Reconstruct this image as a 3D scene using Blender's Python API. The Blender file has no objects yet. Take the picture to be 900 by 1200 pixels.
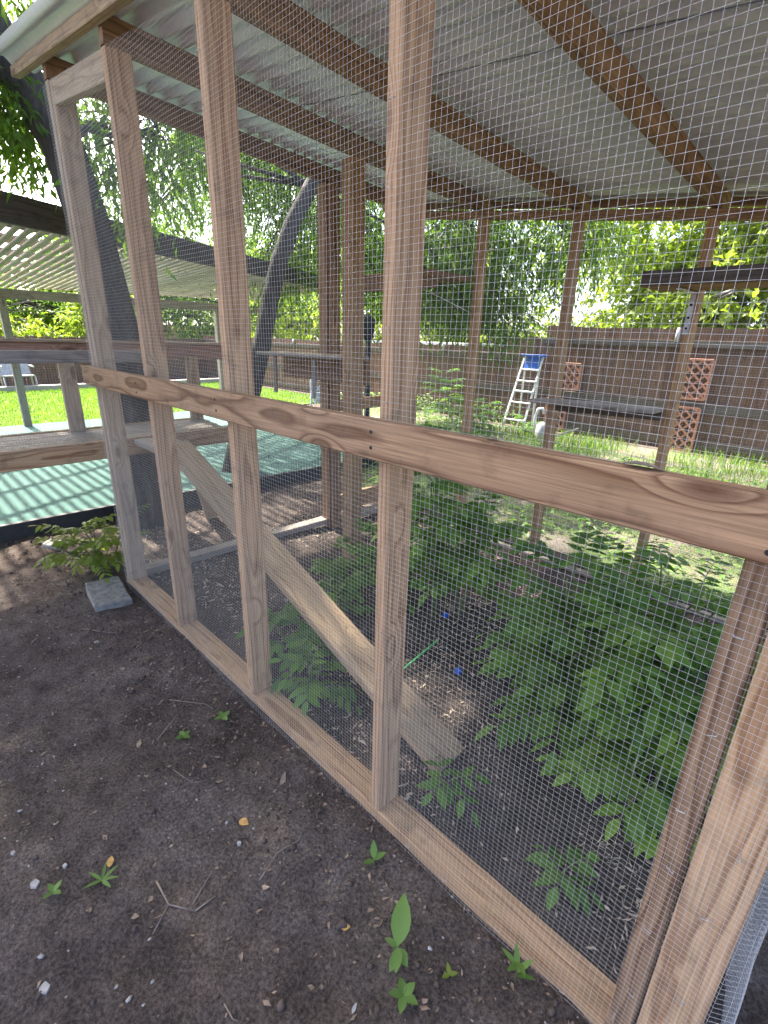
import bpy, math, random
import numpy as np
from mathutils import Vector, Matrix
random.seed(7); rv = random.uniform; RNG = np.random.default_rng(7)
S = bpy.context.scene
C = S.collection

# ------------------------------------------------------------------ camera
cam_d = bpy.data.cameras.new('camera'); cam = bpy.data.objects.new('camera', cam_d); C.objects.link(cam)
cam_d.sensor_fit = 'VERTICAL'; cam_d.sensor_height = 24; cam_d.lens = 574.313/1200*24
cam_d.clip_start = 0.02; cam_d.clip_end = 400
YAW, PITCH, ROLL = .773, .342, .028
CAM = Vector((2.871, -.796, 1.406))
f_ = Vector((-math.sin(YAW)*math.cos(PITCH), math.cos(YAW)*math.cos(PITCH), -math.sin(PITCH)))
r_ = Vector((math.cos(YAW), math.sin(YAW), 0)); u_ = r_.cross(f_)
r2 = math.cos(ROLL)*r_ + math.sin(ROLL)*u_; u2 = -math.sin(ROLL)*r_ + math.cos(ROLL)*u_
cam.matrix_world = Matrix(((r2.x, u2.x, -f_.x, CAM.x), (r2.y, u2.y, -f_.y, CAM.y), (r2.z, u2.z, -f_.z, CAM.z), (0, 0, 0, 1)))
S.camera = cam
# ------------------------------------------------------------------ light
SUN_EL, SUN_AZ = math.radians(47), math.radians(180)      # azimuth counted from +X towards +Y
sdir = Vector((math.cos(SUN_EL)*math.cos(SUN_AZ), math.cos(SUN_EL)*math.sin(SUN_AZ), math.sin(SUN_EL)))
W = bpy.data.worlds.new('World'); S.world = W; W.use_nodes = True
nt = W.node_tree; bg = nt.nodes['Background']
sky = nt.nodes.new('ShaderNodeTexSky'); sky.sky_type = 'NISHITA'; sky.sun_disc = False
sky.sun_elevation = SUN_EL; sky.sun_rotation = math.pi/2 - SUN_AZ
sky.air_density = .42; sky.dust_density = 3.4; sky.ozone_density = .3
nt.links.new(sky.outputs[0], bg.inputs[0]); bg.inputs[1].default_value = .15
sl = bpy.data.lights.new('sun', 'SUN'); sl.energy = 3.6; sl.angle = math.radians(1.2); sl.color = (1, .94, .84)
so = bpy.data.objects.new('sun', sl); C.objects.link(so); so.rotation_euler = (-sdir).to_track_quat('-Z', 'Y').to_euler(); so.location = (-6, 1, 8)
S.view_settings.view_transform = 'Standard'; S.view_settings.look = 'None'
S.view_settings.exposure = 2.95; S.view_settings.gamma = 1; S.view_settings.use_curve_mapping = False
S.render.engine = 'CYCLES'
cy = S.cycles; cy.max_bounces = 8; cy.diffuse_bounces = 5; cy.glossy_bounces = 3; cy.transmission_bounces = 6; cy.transparent_max_bounces = 6
cy.use_denoising = True

# ------------------------------------------------------------------ materials
class NB:
    def __init__(s, name):
        s.m = bpy.data.materials.new(name); s.m.use_nodes = True; s.t = s.m.node_tree
        s.p = s.t.nodes['Principled BSDF']; s.out = s.t.nodes['Material Output']
    def n(s, typ, **kw):
        nd = s.t.nodes.new('ShaderNode'+typ)
        for k, v in kw.items(): setattr(nd, k, v)
        return nd
    def l(s, a, b): s.t.links.new(a, b)
    def setv(s, nd, **kw):
        for k, v in kw.items(): nd.inputs[k].default_value = v
        return nd
    def math(s, op, a, b=None, c=None):
        nd = s.n('Math', operation=op)
        for i, v in enumerate((a, b, c)):
            if v is None: continue
            if isinstance(v, (int, float)): nd.inputs[i].default_value = v
            else: s.l(v, nd.inputs[i])
        return nd.outputs[0]
    def noise(s, vec, scale, detail=4, rough=.55, dist=0):
        nd = s.n('TexNoise'); nd.inputs['Scale'].default_value = scale; nd.inputs['Detail'].default_value = detail
        nd.inputs['Roughness'].default_value = rough; nd.inputs['Distortion'].default_value = dist
        if vec is not None: s.l(vec, nd.inputs['Vector'])
        return nd
    def ramp(s, fac, stops):
        nd = s.n('ValToRGB'); cr = nd.color_ramp
        while len(cr.elements) < len(stops): cr.elements.new(.5)
        for e, (p, c) in zip(cr.elements, stops):
            e.position = p; e.color = (*c, 1) if len(c) == 3 else c
        s.l(fac, nd.inputs[0]); return nd.outputs[0]
    def mix(s, fac, a, b, blend='MIX'):
        nd = s.n('Mix', data_type='RGBA', blend_type=blend)
        for sock, v in ((nd.inputs[0], fac), (nd.inputs[6], a), (nd.inputs[7], b)):
            if isinstance(v, (int, float)): sock.default_value = v
            elif isinstance(v, tuple): sock.default_value = (*v, 1)
            else: s.l(v, sock)
        return nd.outputs[2]
    def bump(s, h, strength=.3, dist=.01):
        nd = s.n('Bump'); nd.inputs['Strength'].default_value = strength; nd.inputs['Distance'].default_value = dist
        s.l(h, nd.inputs['Height']); s.l(nd.outputs[0], s.p.inputs['Normal'])
    def mapping(s, vec, scale=(1, 1, 1)):
        nd = s.n('Mapping'); nd.inputs['Scale'].default_value = scale; s.l(vec, nd.inputs['Vector']); return nd.outputs[0]

def plain(name, col, rough=.7, metal=0, nscale=30, var=.25, bump=.1):
    b = NB(name); tc = b.n('TexCoord'); oi = b.n('ObjectInfo')
    v = b.n('VectorMath', operation='ADD'); b.l(tc.outputs['Object'], v.inputs[0]); b.l(oi.outputs['Random'], v.inputs[1])
    nz = b.noise(v.outputs[0], nscale, 5)
    c1 = tuple(x*(1-var) for x in col); c2 = tuple(min(1, x*(1+var)) for x in col)
    b.l(b.ramp(nz.outputs[0], [(.3, c1), (.7, c2)]), b.p.inputs['Base Color'])
    b.p.inputs['Roughness'].default_value = rough; b.p.inputs['Metallic'].default_value = metal
    if bump: b.bump(nz.outputs[0], bump, .01)
    return b.m

def wood(name, early, late, grey=(.30, .28, .26), weather=.3, ring=.011, rough=.75, amp=.045):
    b = NB(name); tc = b.n('TexCoord'); oi = b.n('ObjectInfo')
    rnd = oi.outputs['Random']
    off = b.n('CombineXYZ')
    b.l(b.math('MULTIPLY', b.math('SINE', b.math('MULTIPLY', rnd, 91.)), .03), off.inputs[0])
    b.l(b.math('ADD', b.math('MULTIPLY', b.math('SINE', b.math('MULTIPLY', rnd, 57.)), .03), .055), off.inputs[1])
    b.l(b.math('MULTIPLY', rnd, 37.), off.inputs[2])
    va = b.n('VectorMath', operation='ADD'); b.l(tc.outputs['Object'], va.inputs[0]); b.l(off.outputs[0], va.inputs[1])
    P = va.outputs[0]
    n1 = b.noise(b.mapping(P, (6, 6, 1.7)), 1, 2, .5)
    n2 = b.noise(b.mapping(P, (25, 25, 2.2)), 1, 3, .5)
    sx = b.n('SeparateXYZ'); b.l(P, sx.inputs[0])
    # sparse knots
    vor = b.n('TexVoronoi'); vor.inputs['Scale'].default_value = 1; b.l(b.mapping(P, (9, 9, 3.0)), vor.inputs['Vector'])
    vor.inputs['Randomness'].default_value = 1
    kn = b.ramp(vor.outputs['Distance'], [(0, (1, 1, 1)), (.30, (0, 0, 0))])
    r = b.math('SQRT', b.math('ADD', b.math('POWER', sx.outputs[0], 2), b.math('POWER', sx.outputs[1], 2)))
    r = b.math('ADD', r, b.math('MULTIPLY', n1.outputs[0], amp))
    r = b.math('ADD', r, b.math('MULTIPLY', n2.outputs[0], .006))
    r = b.math('ADD', r, b.math('MULTIPLY', kn, .03))
    fr = b.math('FRACT', b.math('DIVIDE', r, ring))
    rings = b.ramp(fr, [(0, (.05,)*3), (.55, (.25,)*3), (.86, (1,)*3), (1, (.05,)*3)])
    fine = b.noise(b.mapping(P, (260, 260, 5)), 1, 3, .6)
    big = b.noise(b.mapping(P, (5, 5, 1.3)), 1, 4, .6)
    col = b.mix(rings, early, late)
    fv = b.ramp(fine.outputs[0], [(.3, (.55,)*3), (.7, (1.18,)*3)])
    col = b.mix(.85, col, fv, 'MULTIPLY')
    wf = b.ramp(big.outputs[0], [(.35, (0,)*3), (.72, (weather,)*3)])
    gcol = b.mix(fine.outputs[0], tuple(x*.6 for x in grey), tuple(min(1, x*1.35) for x in grey))
    col = b.mix(wf, col, gcol)
    knd = b.ramp(vor.outputs['Distance'], [(.0, (1, 1, 1)), (.10, (.7,)*3), (.15, (0, 0, 0))])
    col = b.mix(b.math('MULTIPLY', knd, .75), col, (.09, .045, .025))
    bw = b.math('SUBTRACT', 1, b.math('MULTIPLY', b.ramp(b.noise(P, 14, 5).outputs[0], [(.55, (0,)*3), (.8, (1,)*3)]), .45))
    mk = b.n('CombineXYZ'); [b.l(bw, mk.inputs[i]) for i in range(3)]
    col = b.mix(1, col, mk.outputs[0], 'MULTIPLY')
    hv = b.math('SUBTRACT', 1.14, b.math('MULTIPLY', b.math('FRACT', b.math('MULTIPLY', rnd, 7.3)), .3))
    hk = b.n('CombineXYZ'); [b.l(hv, hk.inputs[i]) for i in range(3)]
    col = b.mix(1, col, hk.outputs[0], 'MULTIPLY')
    tint = b.ramp(b.math('FRACT', b.math('MULTIPLY', rnd, 13.7)), [(0, (1.06, 1, .88)), (.5, (1.02, .98, .92)), (1, (.94, .95, .94))])
    col = b.mix(1, col, tint, 'MULTIPLY')
    b.l(col, b.p.inputs['Base Color']); b.p.inputs['Roughness'].default_value = rough
    b.p.inputs['Specular IOR Level'].default_value = .25
    b.bump(b.math('ADD', b.math('MULTIPLY', fine.outputs[0], .8), b.math('MULTIPLY', rings, .3)), .35, .0015)
    return b.m

def leafmat(name, dark, light, trans=.45, rough=.45):
    b = NB(name); tc = b.n('TexCoord'); at = b.n('Attribute', attribute_name='lv'); oi = b.n('ObjectInfo')
    nz = b.noise(tc.outputs['Object'], 1.7, 2)
    fac = b.math('ADD', b.math('MULTIPLY', at.outputs['Fac'], .6), b.math('MULTIPLY', nz.outputs[0], .5))
    fac = b.math('ADD', fac, b.math('MULTIPLY', b.math('SUBTRACT', oi.outputs['Random'], .5), .15))
    col = b.ramp(fac, [(.15, dark), (.85, light)])
    b.l(col, b.p.inputs['Base Color']); b.p.inputs['Roughness'].default_value = rough
    b.p.inputs['Specular IOR Level'].default_value = .3
    tr = b.n('BsdfTranslucent'); mx = b.n('MixShader'); mx.inputs[0].default_value = trans
    tcol = b.mix(1, col, (1.15, 1.3, .45), 'MULTIPLY'); b.l(tcol, tr.inputs[0])
    b.l(b.p.outputs[0], mx.inputs[1]); b.l(tr.outputs[0], mx.inputs[2]); b.l(mx.outputs[0], b.out.inputs[0])
    return b.m

M = {}
M['pine'] = wood('pine', (.53, .35, .20), (.29, .155, .078), weather=.2, amp=.035)
M['rail'] = wood('rail_pine', (.36, .225, .13), (.15, .075, .038), weather=.12, ring=.0145, amp=.06)
M['oldpine'] = wood('weathered_pine', (.46, .345, .225), (.28, .185, .115), weather=.45)
M['rafter'] = wood('rafter_pine', (.34, .21, .125), (.18, .10, .056), weather=.2)
M['grey'] = wood('grey_board', (.33, .29, .25), (.2, .17, .15), weather=.95)
M['darkwood'] = wood('dark_board', (.13, .105, .085), (.08, .06, .05), grey=(.15, .14, .13), weather=.5)
M['fence'] = wood('fence_board', (.19, .115, .08), (.11, .062, .045), grey=(.15, .115, .098), weather=.5)
M['slat'] = wood('slat_board', (.42, .35, .27), (.30, .24, .18), grey=(.36, .33, .30), weather=.8)
M['red'] = wood('redwood', (.33, .19, .13), (.2, .10, .07), weather=.3)
M['terracotta'] = plain('terracotta_paint', (.40, .185, .12), .7)
M['wire'] = plain('galvanised_wire', (.54, .53, .51), .5, .2, 60, .12, 0)
M['wire_dark'] = plain('weathered_wire', (.30, .30, .29), .55, .3, 60, .2, 0)
M['steel'] = plain('bracket_steel', (.42, .42, .41), .5, .4)
M['hole'] = plain('dark_hole', (.02, .02, .02), .9)
M['white'] = plain('white_paint', (.74, .74, .73), .5)
M['alum'] = plain('aluminium', (.66, .67, .68), .4, .3)
M['blue'] = plain('blue_plastic', (.03, .12, .52), .4, var=.1)
M['black'] = plain('black_rubber', (.028, .03, .03), .75)
M['concrete'] = plain('concrete', (.21, .195, .17), .9, 0, 30, .4)
M['stone'] = plain('pale_stone', (.33, .31, .285), .85, 0, 60)
M['straw'] = plain('dry_straw', (.50, .39, .285), .9)
M['clod'] = plain('soil_clod', (.085, .062, .050), 1, 0, 60, .4, .5)
M['twig'] = plain('dead_twig', (.20, .16, .13), .9)
M['deadleaf'] = plain('dead_leaf', (.22, .155, .105), .8, 0, 40, .5)
M['yellowleaf'] = plain('yellow_leaf', (.52, .30, .09), .7, 0, 60, .3)
M['stake'] = plain('green_plastic', (.08, .55, .16), .4, var=.08)
M['pink'] = plain('pale_stucco', (.62, .50, .46), .9)
M['roofing'] = plain('shingle', (.27, .24, .23), .9)
M['glass'] = plain('window_glass', (.08, .09, .1), .1)
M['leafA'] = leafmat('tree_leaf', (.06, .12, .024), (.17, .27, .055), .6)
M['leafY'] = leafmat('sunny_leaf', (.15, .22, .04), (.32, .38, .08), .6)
M['leafS'] = leafmat('shrub_leaf', (.075, .165, .038), (.20, .34, .07), .52, .5)
M['leafB'] = leafmat('lit_shrub_leaf', (.11, .21, .04), (.25, .40, .08), .55, .5)  # lighter copy of the shrub leaf; brightness of lit foliage put into the colour
M['leafG'] = leafmat('groundcover_leaf', (.09, .17, .04), (.20, .33, .08), .4)
M['grass'] = leafmat('grass_blade', (.09, .17, .03), (.20, .30, .06), .4)
M['stem'] = plain('green_stem', (.13, .16, .06), .7)

def bark():
    b = NB('bark'); tc = b.n('TexCoord')
    nz = b.noise(b.mapping(tc.outputs['Object'], (14, 14, 3)), 1, 6, .65, .6)
    b.l(b.ramp(nz.outputs[0], [(.3, (.025, .022, .02)), (.55, (.075, .065, .055)), (.8, (.16, .145, .125))]), b.p.inputs['Base Color'])
    b.p.inputs['Roughness'].default_value = .95; b.bump(nz.outputs[0], 1, .03); return b.m
M['bark'] = bark()
def barkl():
    b = NB('pale_bark'); tc = b.n('TexCoord')
    nz = b.noise(b.mapping(tc.outputs['Object'], (10, 10, 3)), 1, 6, .65, .6)
    b.l(b.ramp(nz.outputs[0], [(.3, (.12, .11, .10)), (.8, (.36, .34, .31))]), b.p.inputs['Base Color'])
    b.p.inputs['Roughness'].default_value = .95; b.bump(nz.outputs[0], 1, .03); return b.m
M['barkl'] = barkl()
def roofm():
    b = NB('galvanised_sheet'); tc = b.n('TexCoord')
    n1 = b.noise(b.mapping(tc.outputs['Object'], (2, 14, 2)), 1, 5, .6); n2 = b.noise(tc.outputs['Object'], 55, 3)
    c = b.ramp(n1.outputs[0], [(.3, (.70, .73, .82)), (.7, (.82, .84, .91))])
    c = b.mix(.25, c, n2.outputs[0], 'MULTIPLY'); b.l(c, b.p.inputs['Base Color'])
    b.p.inputs['Metallic'].default_value = .1; b.p.inputs['Roughness'].default_value = .4; return b.m
M['sheet'] = roofm()
def dirtm():
    b = NB('dirt'); tc = b.n('TexCoord'); P = tc.outputs['Object']
    big = b.noise(P, 1.6, 5, .6); mid = b.noise(P, 9, 6, .65); fin = b.noise(P, 120, 6, .7); vf = b.noise(P, 600, 3, .7)
    c = b.ramp(big.outputs[0], [(.34, (.092, .070, .058)), (.50, (.132, .104, .088)), (.68, (.185, .148, .124))])
    c2 = b.ramp(mid.outputs[0], [(.35, (.55,)*3), (.65, (1.2,)*3)])
    c = b.mix(.8, c, c2, 'MULTIPLY')
    c3 = b.ramp(fin.outputs[0], [(.36, (.42,)*3), (.52, (.95,)*3), (.68, (1.6,)*3)])
    c = b.mix(.95, c, c3, 'MULTIPLY')
    b.l(c, b.p.inputs['Base Color']); b.p.inputs['Roughness'].default_value = 1; b.p.inputs['Specular IOR Level'].default_value = .1
    h = b.math('ADD', b.math('MULTIPLY', mid.outputs[0], .9), b.math('ADD', b.math('MULTIPLY', fin.outputs[0], .5), b.math('MULTIPLY', vf.outputs[0], .12)))
    b.bump(h, 1.0, .022); return b.m
M['dirt'] = dirtm()
def lawnm():
    b = NB('lawn'); tc = b.n('TexCoord'); P = tc.outputs['Object']
    a = b.noise(P, 3, 5); c = b.noise(P, 60, 4)
    col = b.mix(.6, b.ramp(a.outputs[0], [(.3, (.085, .15, .022)), (.7, (.15, .22, .04))]), b.ramp(c.outputs[0], [(.3, (.55,)*3), (.7, (1.2,)*3)]), 'MULTIPLY')
    b.l(col, b.p.inputs['Base Color']); b.p.inputs['Roughness'].default_value = 1; b.bump(c.outputs[0], .8, .02); return b.m
M['lawn'] = lawnm()
def yardm():
    b = NB('yard_soil'); tc = b.n('TexCoord'); P = tc.outputs['Object']
    a = b.noise(P, 2.2, 6, .65); c = b.noise(P, 70, 4)
    col = b.ramp(a.outputs[0], [(.38, (.20, .165, .13)), (.5, (.15, .16, .07)), (.62, (.13, .19, .05))])
    col = b.mix(.6, col, b.ramp(c.outputs[0], [(.3, (.5,)*3), (.7, (1.3,)*3)]), 'MULTIPLY')
    b.l(col, b.p.inputs['Base Color']); b.p.inputs['Roughness'].default_value = 1; b.bump(c.outputs[0], .8, .02); return b.m
M['yard'] = yardm()
def carpetm():
    b = NB('turf_carpet'); tc = b.n('TexCoord'); P = tc.outputs['Object']
    a = b.noise(P, 2, 4); c = b.noise(P, 160, 4, .7)
    col = b.ramp(a.outputs[0], [(.3, (.05, .122, .102)), (.7, (.076, .16, .136))])
    col = b.mix(.8, col, b.ramp(c.outputs[0], [(.3, (.5,)*3), (.7, (1.3,)*3)]), 'MULTIPLY')
    b.l(col, b.p.inputs['Base Color']); b.p.inputs['Roughness'].default_value = 1; b.bump(c.outputs[0], .8, .01); return b.m
M['carpet'] = carpetm()

# ------------------------------------------------------------------ helpers
def link(o, parent=None, mat=None):
    C.objects.link(o)
    if parent is not None: o.parent = parent
    return o
def mesh(name, verts, faces, mat, smooth=False):
    m = bpy.data.meshes.new(name); m.from_pydata([tuple(v) for v in verts], [], [tuple(f) for f in faces]); m.update()
    if mat: m.materials.append(M[mat])
    if smooth: m.polygons.foreach_set('use_smooth', [True]*len(m.polygons))
    return m
def npmesh(name, V, F, mat, smooth=False, lv=None):
    """V (n,3) float, F (k,3|4) int arrays -> mesh, fast."""
    m = bpy.data.meshes.new(name); k = F.shape[1]
    m.vertices.add(len(V)); m.vertices.foreach_set('co', V.astype(np.float32).ravel())
    m.loops.add(F.size); m.loops.foreach_set('vertex_index', F.astype(np.int32).ravel())
    m.polygons.add(len(F)); m.polygons.foreach_set('loop_start', np.arange(0, F.size, k, dtype=np.int32))
    m.polygons.foreach_set('loop_total', np.full(len(F), k, dtype=np.int32))
    if smooth: m.polygons.foreach_set('use_smooth', np.ones(len(F), dtype=bool))
    if lv is not None:
        a = m.attributes.new('lv', 'FLOAT', 'POINT'); a.data.foreach_set('value', lv.astype(np.float32))
    m.update(calc_edges=True); m.validate()
    if mat: m.materials.append(M[mat])
    return m
def tag(o, label, cat, group=None, kind=None):
    o['label'] = label; o['category'] = cat
    if group: o['group'] = group
    if kind: o['kind'] = kind
    return o
def thing(name, label, cat, loc=(0, 0, 0), group=None):
    o = bpy.data.objects.new(name, None); o.empty_display_size = .1; o.location = loc
    C.objects.link(o); return tag(o, label, cat, group)
def put(name, me, parent=None, mw=None):
    o = bpy.data.objects.new(name, me); C.objects.link(o)
    mw = mw or Matrix.Identity(4)
    if parent is not None:
        o.parent = parent; base = Vector((0, 0, 0)); q = parent
        while q is not None: base += q.location if q.type == 'EMPTY' else Vector(); q = q.parent
        if parent.type != 'EMPTY':            # sub-part of a mesh part
            o.matrix_basis = abs_mat[parent.name].inverted() @ mw
        else: o.matrix_basis = Matrix.Translation(-base) @ mw
    else: o.matrix_basis = mw
    abs_mat[o.name] = mw
    return o
abs_mat = {}
bcache = {}
def boxmesh(w, t, L, mat, c=.003):
    key = (round(w, 4), round(t, 4), round(L, 4), mat)
    if key in bcache: return bcache[key]
    a, b = w/2, t/2; c = min(c, a*.4, b*.4)
    prof = [(-a+c, -b), (a-c, -b), (a, -b+c), (a, b-c), (a-c, b), (-a+c, b), (-a, b-c), (-a, -b+c)]
    V = [(x, y, -L/2) for x, y in prof]+[(x, y, L/2) for x, y in prof]
    F = [(i, (i+1) % 8, 8+(i+1) % 8, 8+i) for i in range(8)]+[tuple(range(7, -1, -1)), tuple(range(8, 16))]
    bcache[key] = mesh('board', V, F, mat); return bcache[key]
def board(name, a, b, wdir, w, t, mat, parent=None):
    a, b = Vector(a), Vector(b); z = (b-a); L = z.length; z.normalize()
    x = Vector(wdir); x = (x - z*x.dot(z)).normalized(); y = z.cross(x); c = (a+b)/2
    mw = Matrix(((x.x, y.x, z.x, c.x), (x.y, y.y, z.y, c.y), (x.z, y.z, z.z, c.z), (0, 0, 0, 1)))
    return put(name, boxmesh(w, t, L, mat), parent, mw)
def tube_geo(pts, rad, n=8):
    V = []; F = []
    prev = None
    for i, p in enumerate(pts):
        d = (Vector(pts[min(i+1, len(pts)-1)])-Vector(pts[max(i-1, 0)])).normalized()
        ref = prev if prev is not None else (Vector((0, 0, 1)) if abs(d.z) < .9 else Vector((1, 0, 0)))
        x = (ref - d*ref.dot(d)).normalized(); y = d.cross(x); prev = x
        for k in range(n):
            a = 2*math.pi*k/n; V.append(Vector(p)+(x*math.cos(a)+y*math.sin(a))*rad[i])
    for i in range(len(pts)-1):
        for k in range(n): F.append((i*n+k, i*n+(k+1) % n, (i+1)*n+(k+1) % n, (i+1)*n+k))
    F.append(tuple(range(n-1, -1, -1))); F.append(tuple((len(pts)-1)*n+k for k in range(n)))
    return V, F
def tube(name, pts, rad, mat, parent=None, n=8, smooth=True):
    if isinstance(rad, (int, float)): rad = [rad]*len(pts)
    V, F = tube_geo(pts, rad, n); c = Vector(pts[0])
    return put(name, mesh(name, [v-c for v in V], F, mat, smooth), parent, Matrix.Translation(c))
def merge(parts):
    V = []; F = []
    for v, f in parts:
        o = len(V); V += list(v); F += [tuple(i+o for i in q) for q in f]
    return V, F
def structure(o): o['kind'] = 'structure'; return o
# value noise on arrays
PERM = RNG.random((256, 256))
def vnoise(x, y):
    xi = np.floor(x).astype(int); yi = np.floor(y).astype(int); fx = x-xi; fy = y-yi
    fx = fx*fx*(3-2*fx); fy = fy*fy*(3-2*fy); g = lambda a, b: PERM[a % 256, b % 256]
    return (g(xi, yi)*(1-fx)+g(xi+1, yi)*fx)*(1-fy)+(g(xi, yi+1)*(1-fx)+g(xi+1, yi+1)*fx)*fy
def gz(x, y):
    x = np.asarray(x, float); y = np.asarray(y, float)
    near = np.clip(1.6-np.hypot((x-1.2)/3.2, (y-.2)/2.6), 0, 1)
    z = .05*(vnoise(x*1.3+9, y*1.3)-.5)+.024*(vnoise(x*4, y*4+3)-.5)+.009*(vnoise(x*13, y*13)-.5)+.006*(vnoise(x*34, y*34)-.5)+.005*(vnoise(x*72, y*72)-.5)
    return -.012+z*near
def gh(x, y): return float(gz(np.array([x]), np.array([y]))[0])

# ------------------------------------------------------------------ ground, one sheet to the horizon
def axis(lo, hi, step, far):
    fine = np.arange(lo, hi+1e-6, step); g = step*1.6; L = []; v = 0
    while v < far: v += g; L.append(v); g *= 1.45
    L = np.array(L); return np.concatenate([(lo-L)[::-1], fine, hi+L])
gx = axis(-1.5, 3.9, .0145, 220); gy = axis(-1.1, 2.6, .0145, 220)
X, Y = np.meshgrid(gx, gy); Z = gz(X, Y)
V = np.stack([X.ravel(), Y.ravel(), Z.ravel()], 1); nx, ny = len(gx), len(gy)
idx = np.arange(nx*ny).reshape(ny, nx)
F = np.stack([idx[:-1, :-1], idx[:-1, 1:], idx[1:, 1:], idx[1:, :-1]], -1).reshape(-1, 4)
structure(put('ground', npmesh('ground', V, F, 'dirt', True)))
def sheet(name, poly, z, mat, thick=0):
    V = [(x, y, z) for x, y in poly]; n = len(poly); F = [tuple(range(n))]
    if thick:
        V += [(x, y, z-thick) for x, y in poly]; F += [(i, i+n, (i+1) % n+n, (i+1) % n) for i in range(n)]
    return structure(put(name, mesh(name, V, F, mat)))
sheet('lawn', [(-5.95, -20), (-5.9, 6.75), (-11.2, 6.75), (-11.2, -20)], .006, 'lawn')
sheet('back_yard', [(-2.2, 2.36), (12, 2.36), (12, 6.85), (-5.6, 6.85), (-4.8, 5.2)], .004, 'yard')
sheet('far_ground', [(-11.2, -20), (-11.2, 6.75), (-12.6, 6.75), (-12.6, -20)], .010, 'yard')
sheet('patio_carpet', [(-1.34, -4.2), (-1.12, 3.1), (-5.7, 3.1), (-5.7, -4.2)], .095, 'carpet', .11)
e = board('patio_edging', (-1.315, -4.2, .05), (-1.095, 3.1, .05), (1, 0, 0), .04, .13, 'black'); structure(e)
e = board('patio_edging', (-1.10, 3.12, .05), (-5.7, 3.12, .05), (0, 1, 0), .04, .13, 'black'); structure(e)
e = board('lawn_border', (-11.25, -20, .05), (-11.25, 6.7, .05), (1, 0, 0), .22, .16, 'stone'); structure(e)

# ------------------------------------------------------------------ the enclosure
def zr(x, y): return 2.40-.125*x-.05*y            # underside of the rafters
PX = [0.0, .68, 1.355, 2.07]; PW, PD = .037, .089
enc = thing('cat_enclosure', 'timber framed pet enclosure with wire mesh walls and corrugated metal roof', 'enclosure', (1.45, 0, 0))
def vpost(x0, x1, y0, y1, z0, z1, mat, name='post'):
    return board(name, ((x0+x1)/2, (y0+y1)/2, z0), ((x0+x1)/2, (y0+y1)/2, z1), (0, 1, 0), y1-y0, x1-x0, mat, enc)
for i, x in enumerate(PX):
    w = PW
    vpost(x, x+w, 0, PD, .042, zr(x, .05)-.002, ['oldpine', 'pine', 'pine', 'pine'][i])
vpost(.0395, .076, .004, PD, .042, zr(.05, .05)-.004, 'oldpine')
vpost(2.795, 2.838, 0, PD, .042, zr(2.8, .05)-.002, 'rail')
board('post', (2.888, .02, .0), (2.888, .02, zr(2.9, .05)), (1, 0, 0), .089, .038, 'pine', enc)
board('sole_plate', (-.01, .0445, .020), (2.793, .0445, .020), (0, 1, 0), .089, .040, 'pine', enc)
board('rail', (-.022, -.0255, 1.189), (3.02, -.0255, 1.189), (0, 0, 1), .089, .037, 'rail', enc)
board('header', (.078, .02, zr(.08, 0)-.047), (.678, .02, zr(.68, 0)-.047), (0, 0, 1), .089, .036, 'oldpine', enc)
board('ramp', (.10, .333, .805), (2.13, .333, .012), (0, 1, 0), .150, .036, 'oldpine', enc)
board('ramp_landing', (-.26, .333, .769), (.14, .333, .769), (0, 1, 0), .20, .034, 'grey', enc)
for x in (.018, .055, .70, 1.374, 2.089, 2.815, 2.89):
    for dz in (-.022, .02):
        put('screw', mesh('screw', *tube_geo([(0, .003, 0), (0, -.0012, 0)], [.0042, .0042], 8), 'hole'), enc, Matrix.Translation((x+rv(-.006, .006), -.044, 1.189+dz+rv(-.006, .006))))
# left end
board('sole_plate', (-.06, .095, .022), (-.02, 1.50, .022), (1, 0, 0), .089, .042, 'grey', enc)
board('sole_plate', (.045, 1.58, .022), (.045, 2.17, .022), (1, 0, 0), .089, .042, 'grey', enc)
board('kick_board', (-.012, 1.575, .135), (-.012, 2.17, .135), (0, 0, 1), .14, .032, 'pine', enc)
board('left_rail', (-.012, 1.575, .915), (-.012, 2.17, .915), (0, 0, 1), .089, .032, 'pine', enc)
vpost(-.044, .045, 1.485, 1.574, -.02, zr(0, 1.53)-.003, 'rafter')
vpost(.047, .085, 1.50, 1.574, -.02, zr(0, 1.53)-.006, 'rafter')
vpost(.62, .709, 1.13, 1.219, -.02, zr(.66, 1.17)-.003, 'pine')
# back wall
for x in (0.02, .74, 1.39, 2.07, 2.80):
    vpost(x, x+.038, 2.18, 2.269, .042, zr(x, 2.2)-.050, 'pine', 'stud')
board('sole_plate', (.0, 2.225, .02), (2.93, 2.225, .02), (0, 1, 0), .089, .042, 'darkwood', enc)
board('sill_trim', (.0, 2.150, .012), (2.93, 2.150, .012), (0, 1, 0), .04, .03, 'grey', enc)
board('top_plate', (-.02, 2.225, zr(0, 2.22)-.025), (3.0, 2.225, zr(3.0, 2.22)-.025), (0, 1, 0), .089, .042, 'rafter', enc)
# right end
board('sole_plate', (2.888, .05, .02), (2.888, 2.17, .02), (1, 0, 0), .089, .040, 'oldpine', enc)
board('rail', (2.905, .045, 1.189), (2.905, 2.17, 1.189), (0, 0, 1), .089, .034, 'rail', enc)
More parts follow.
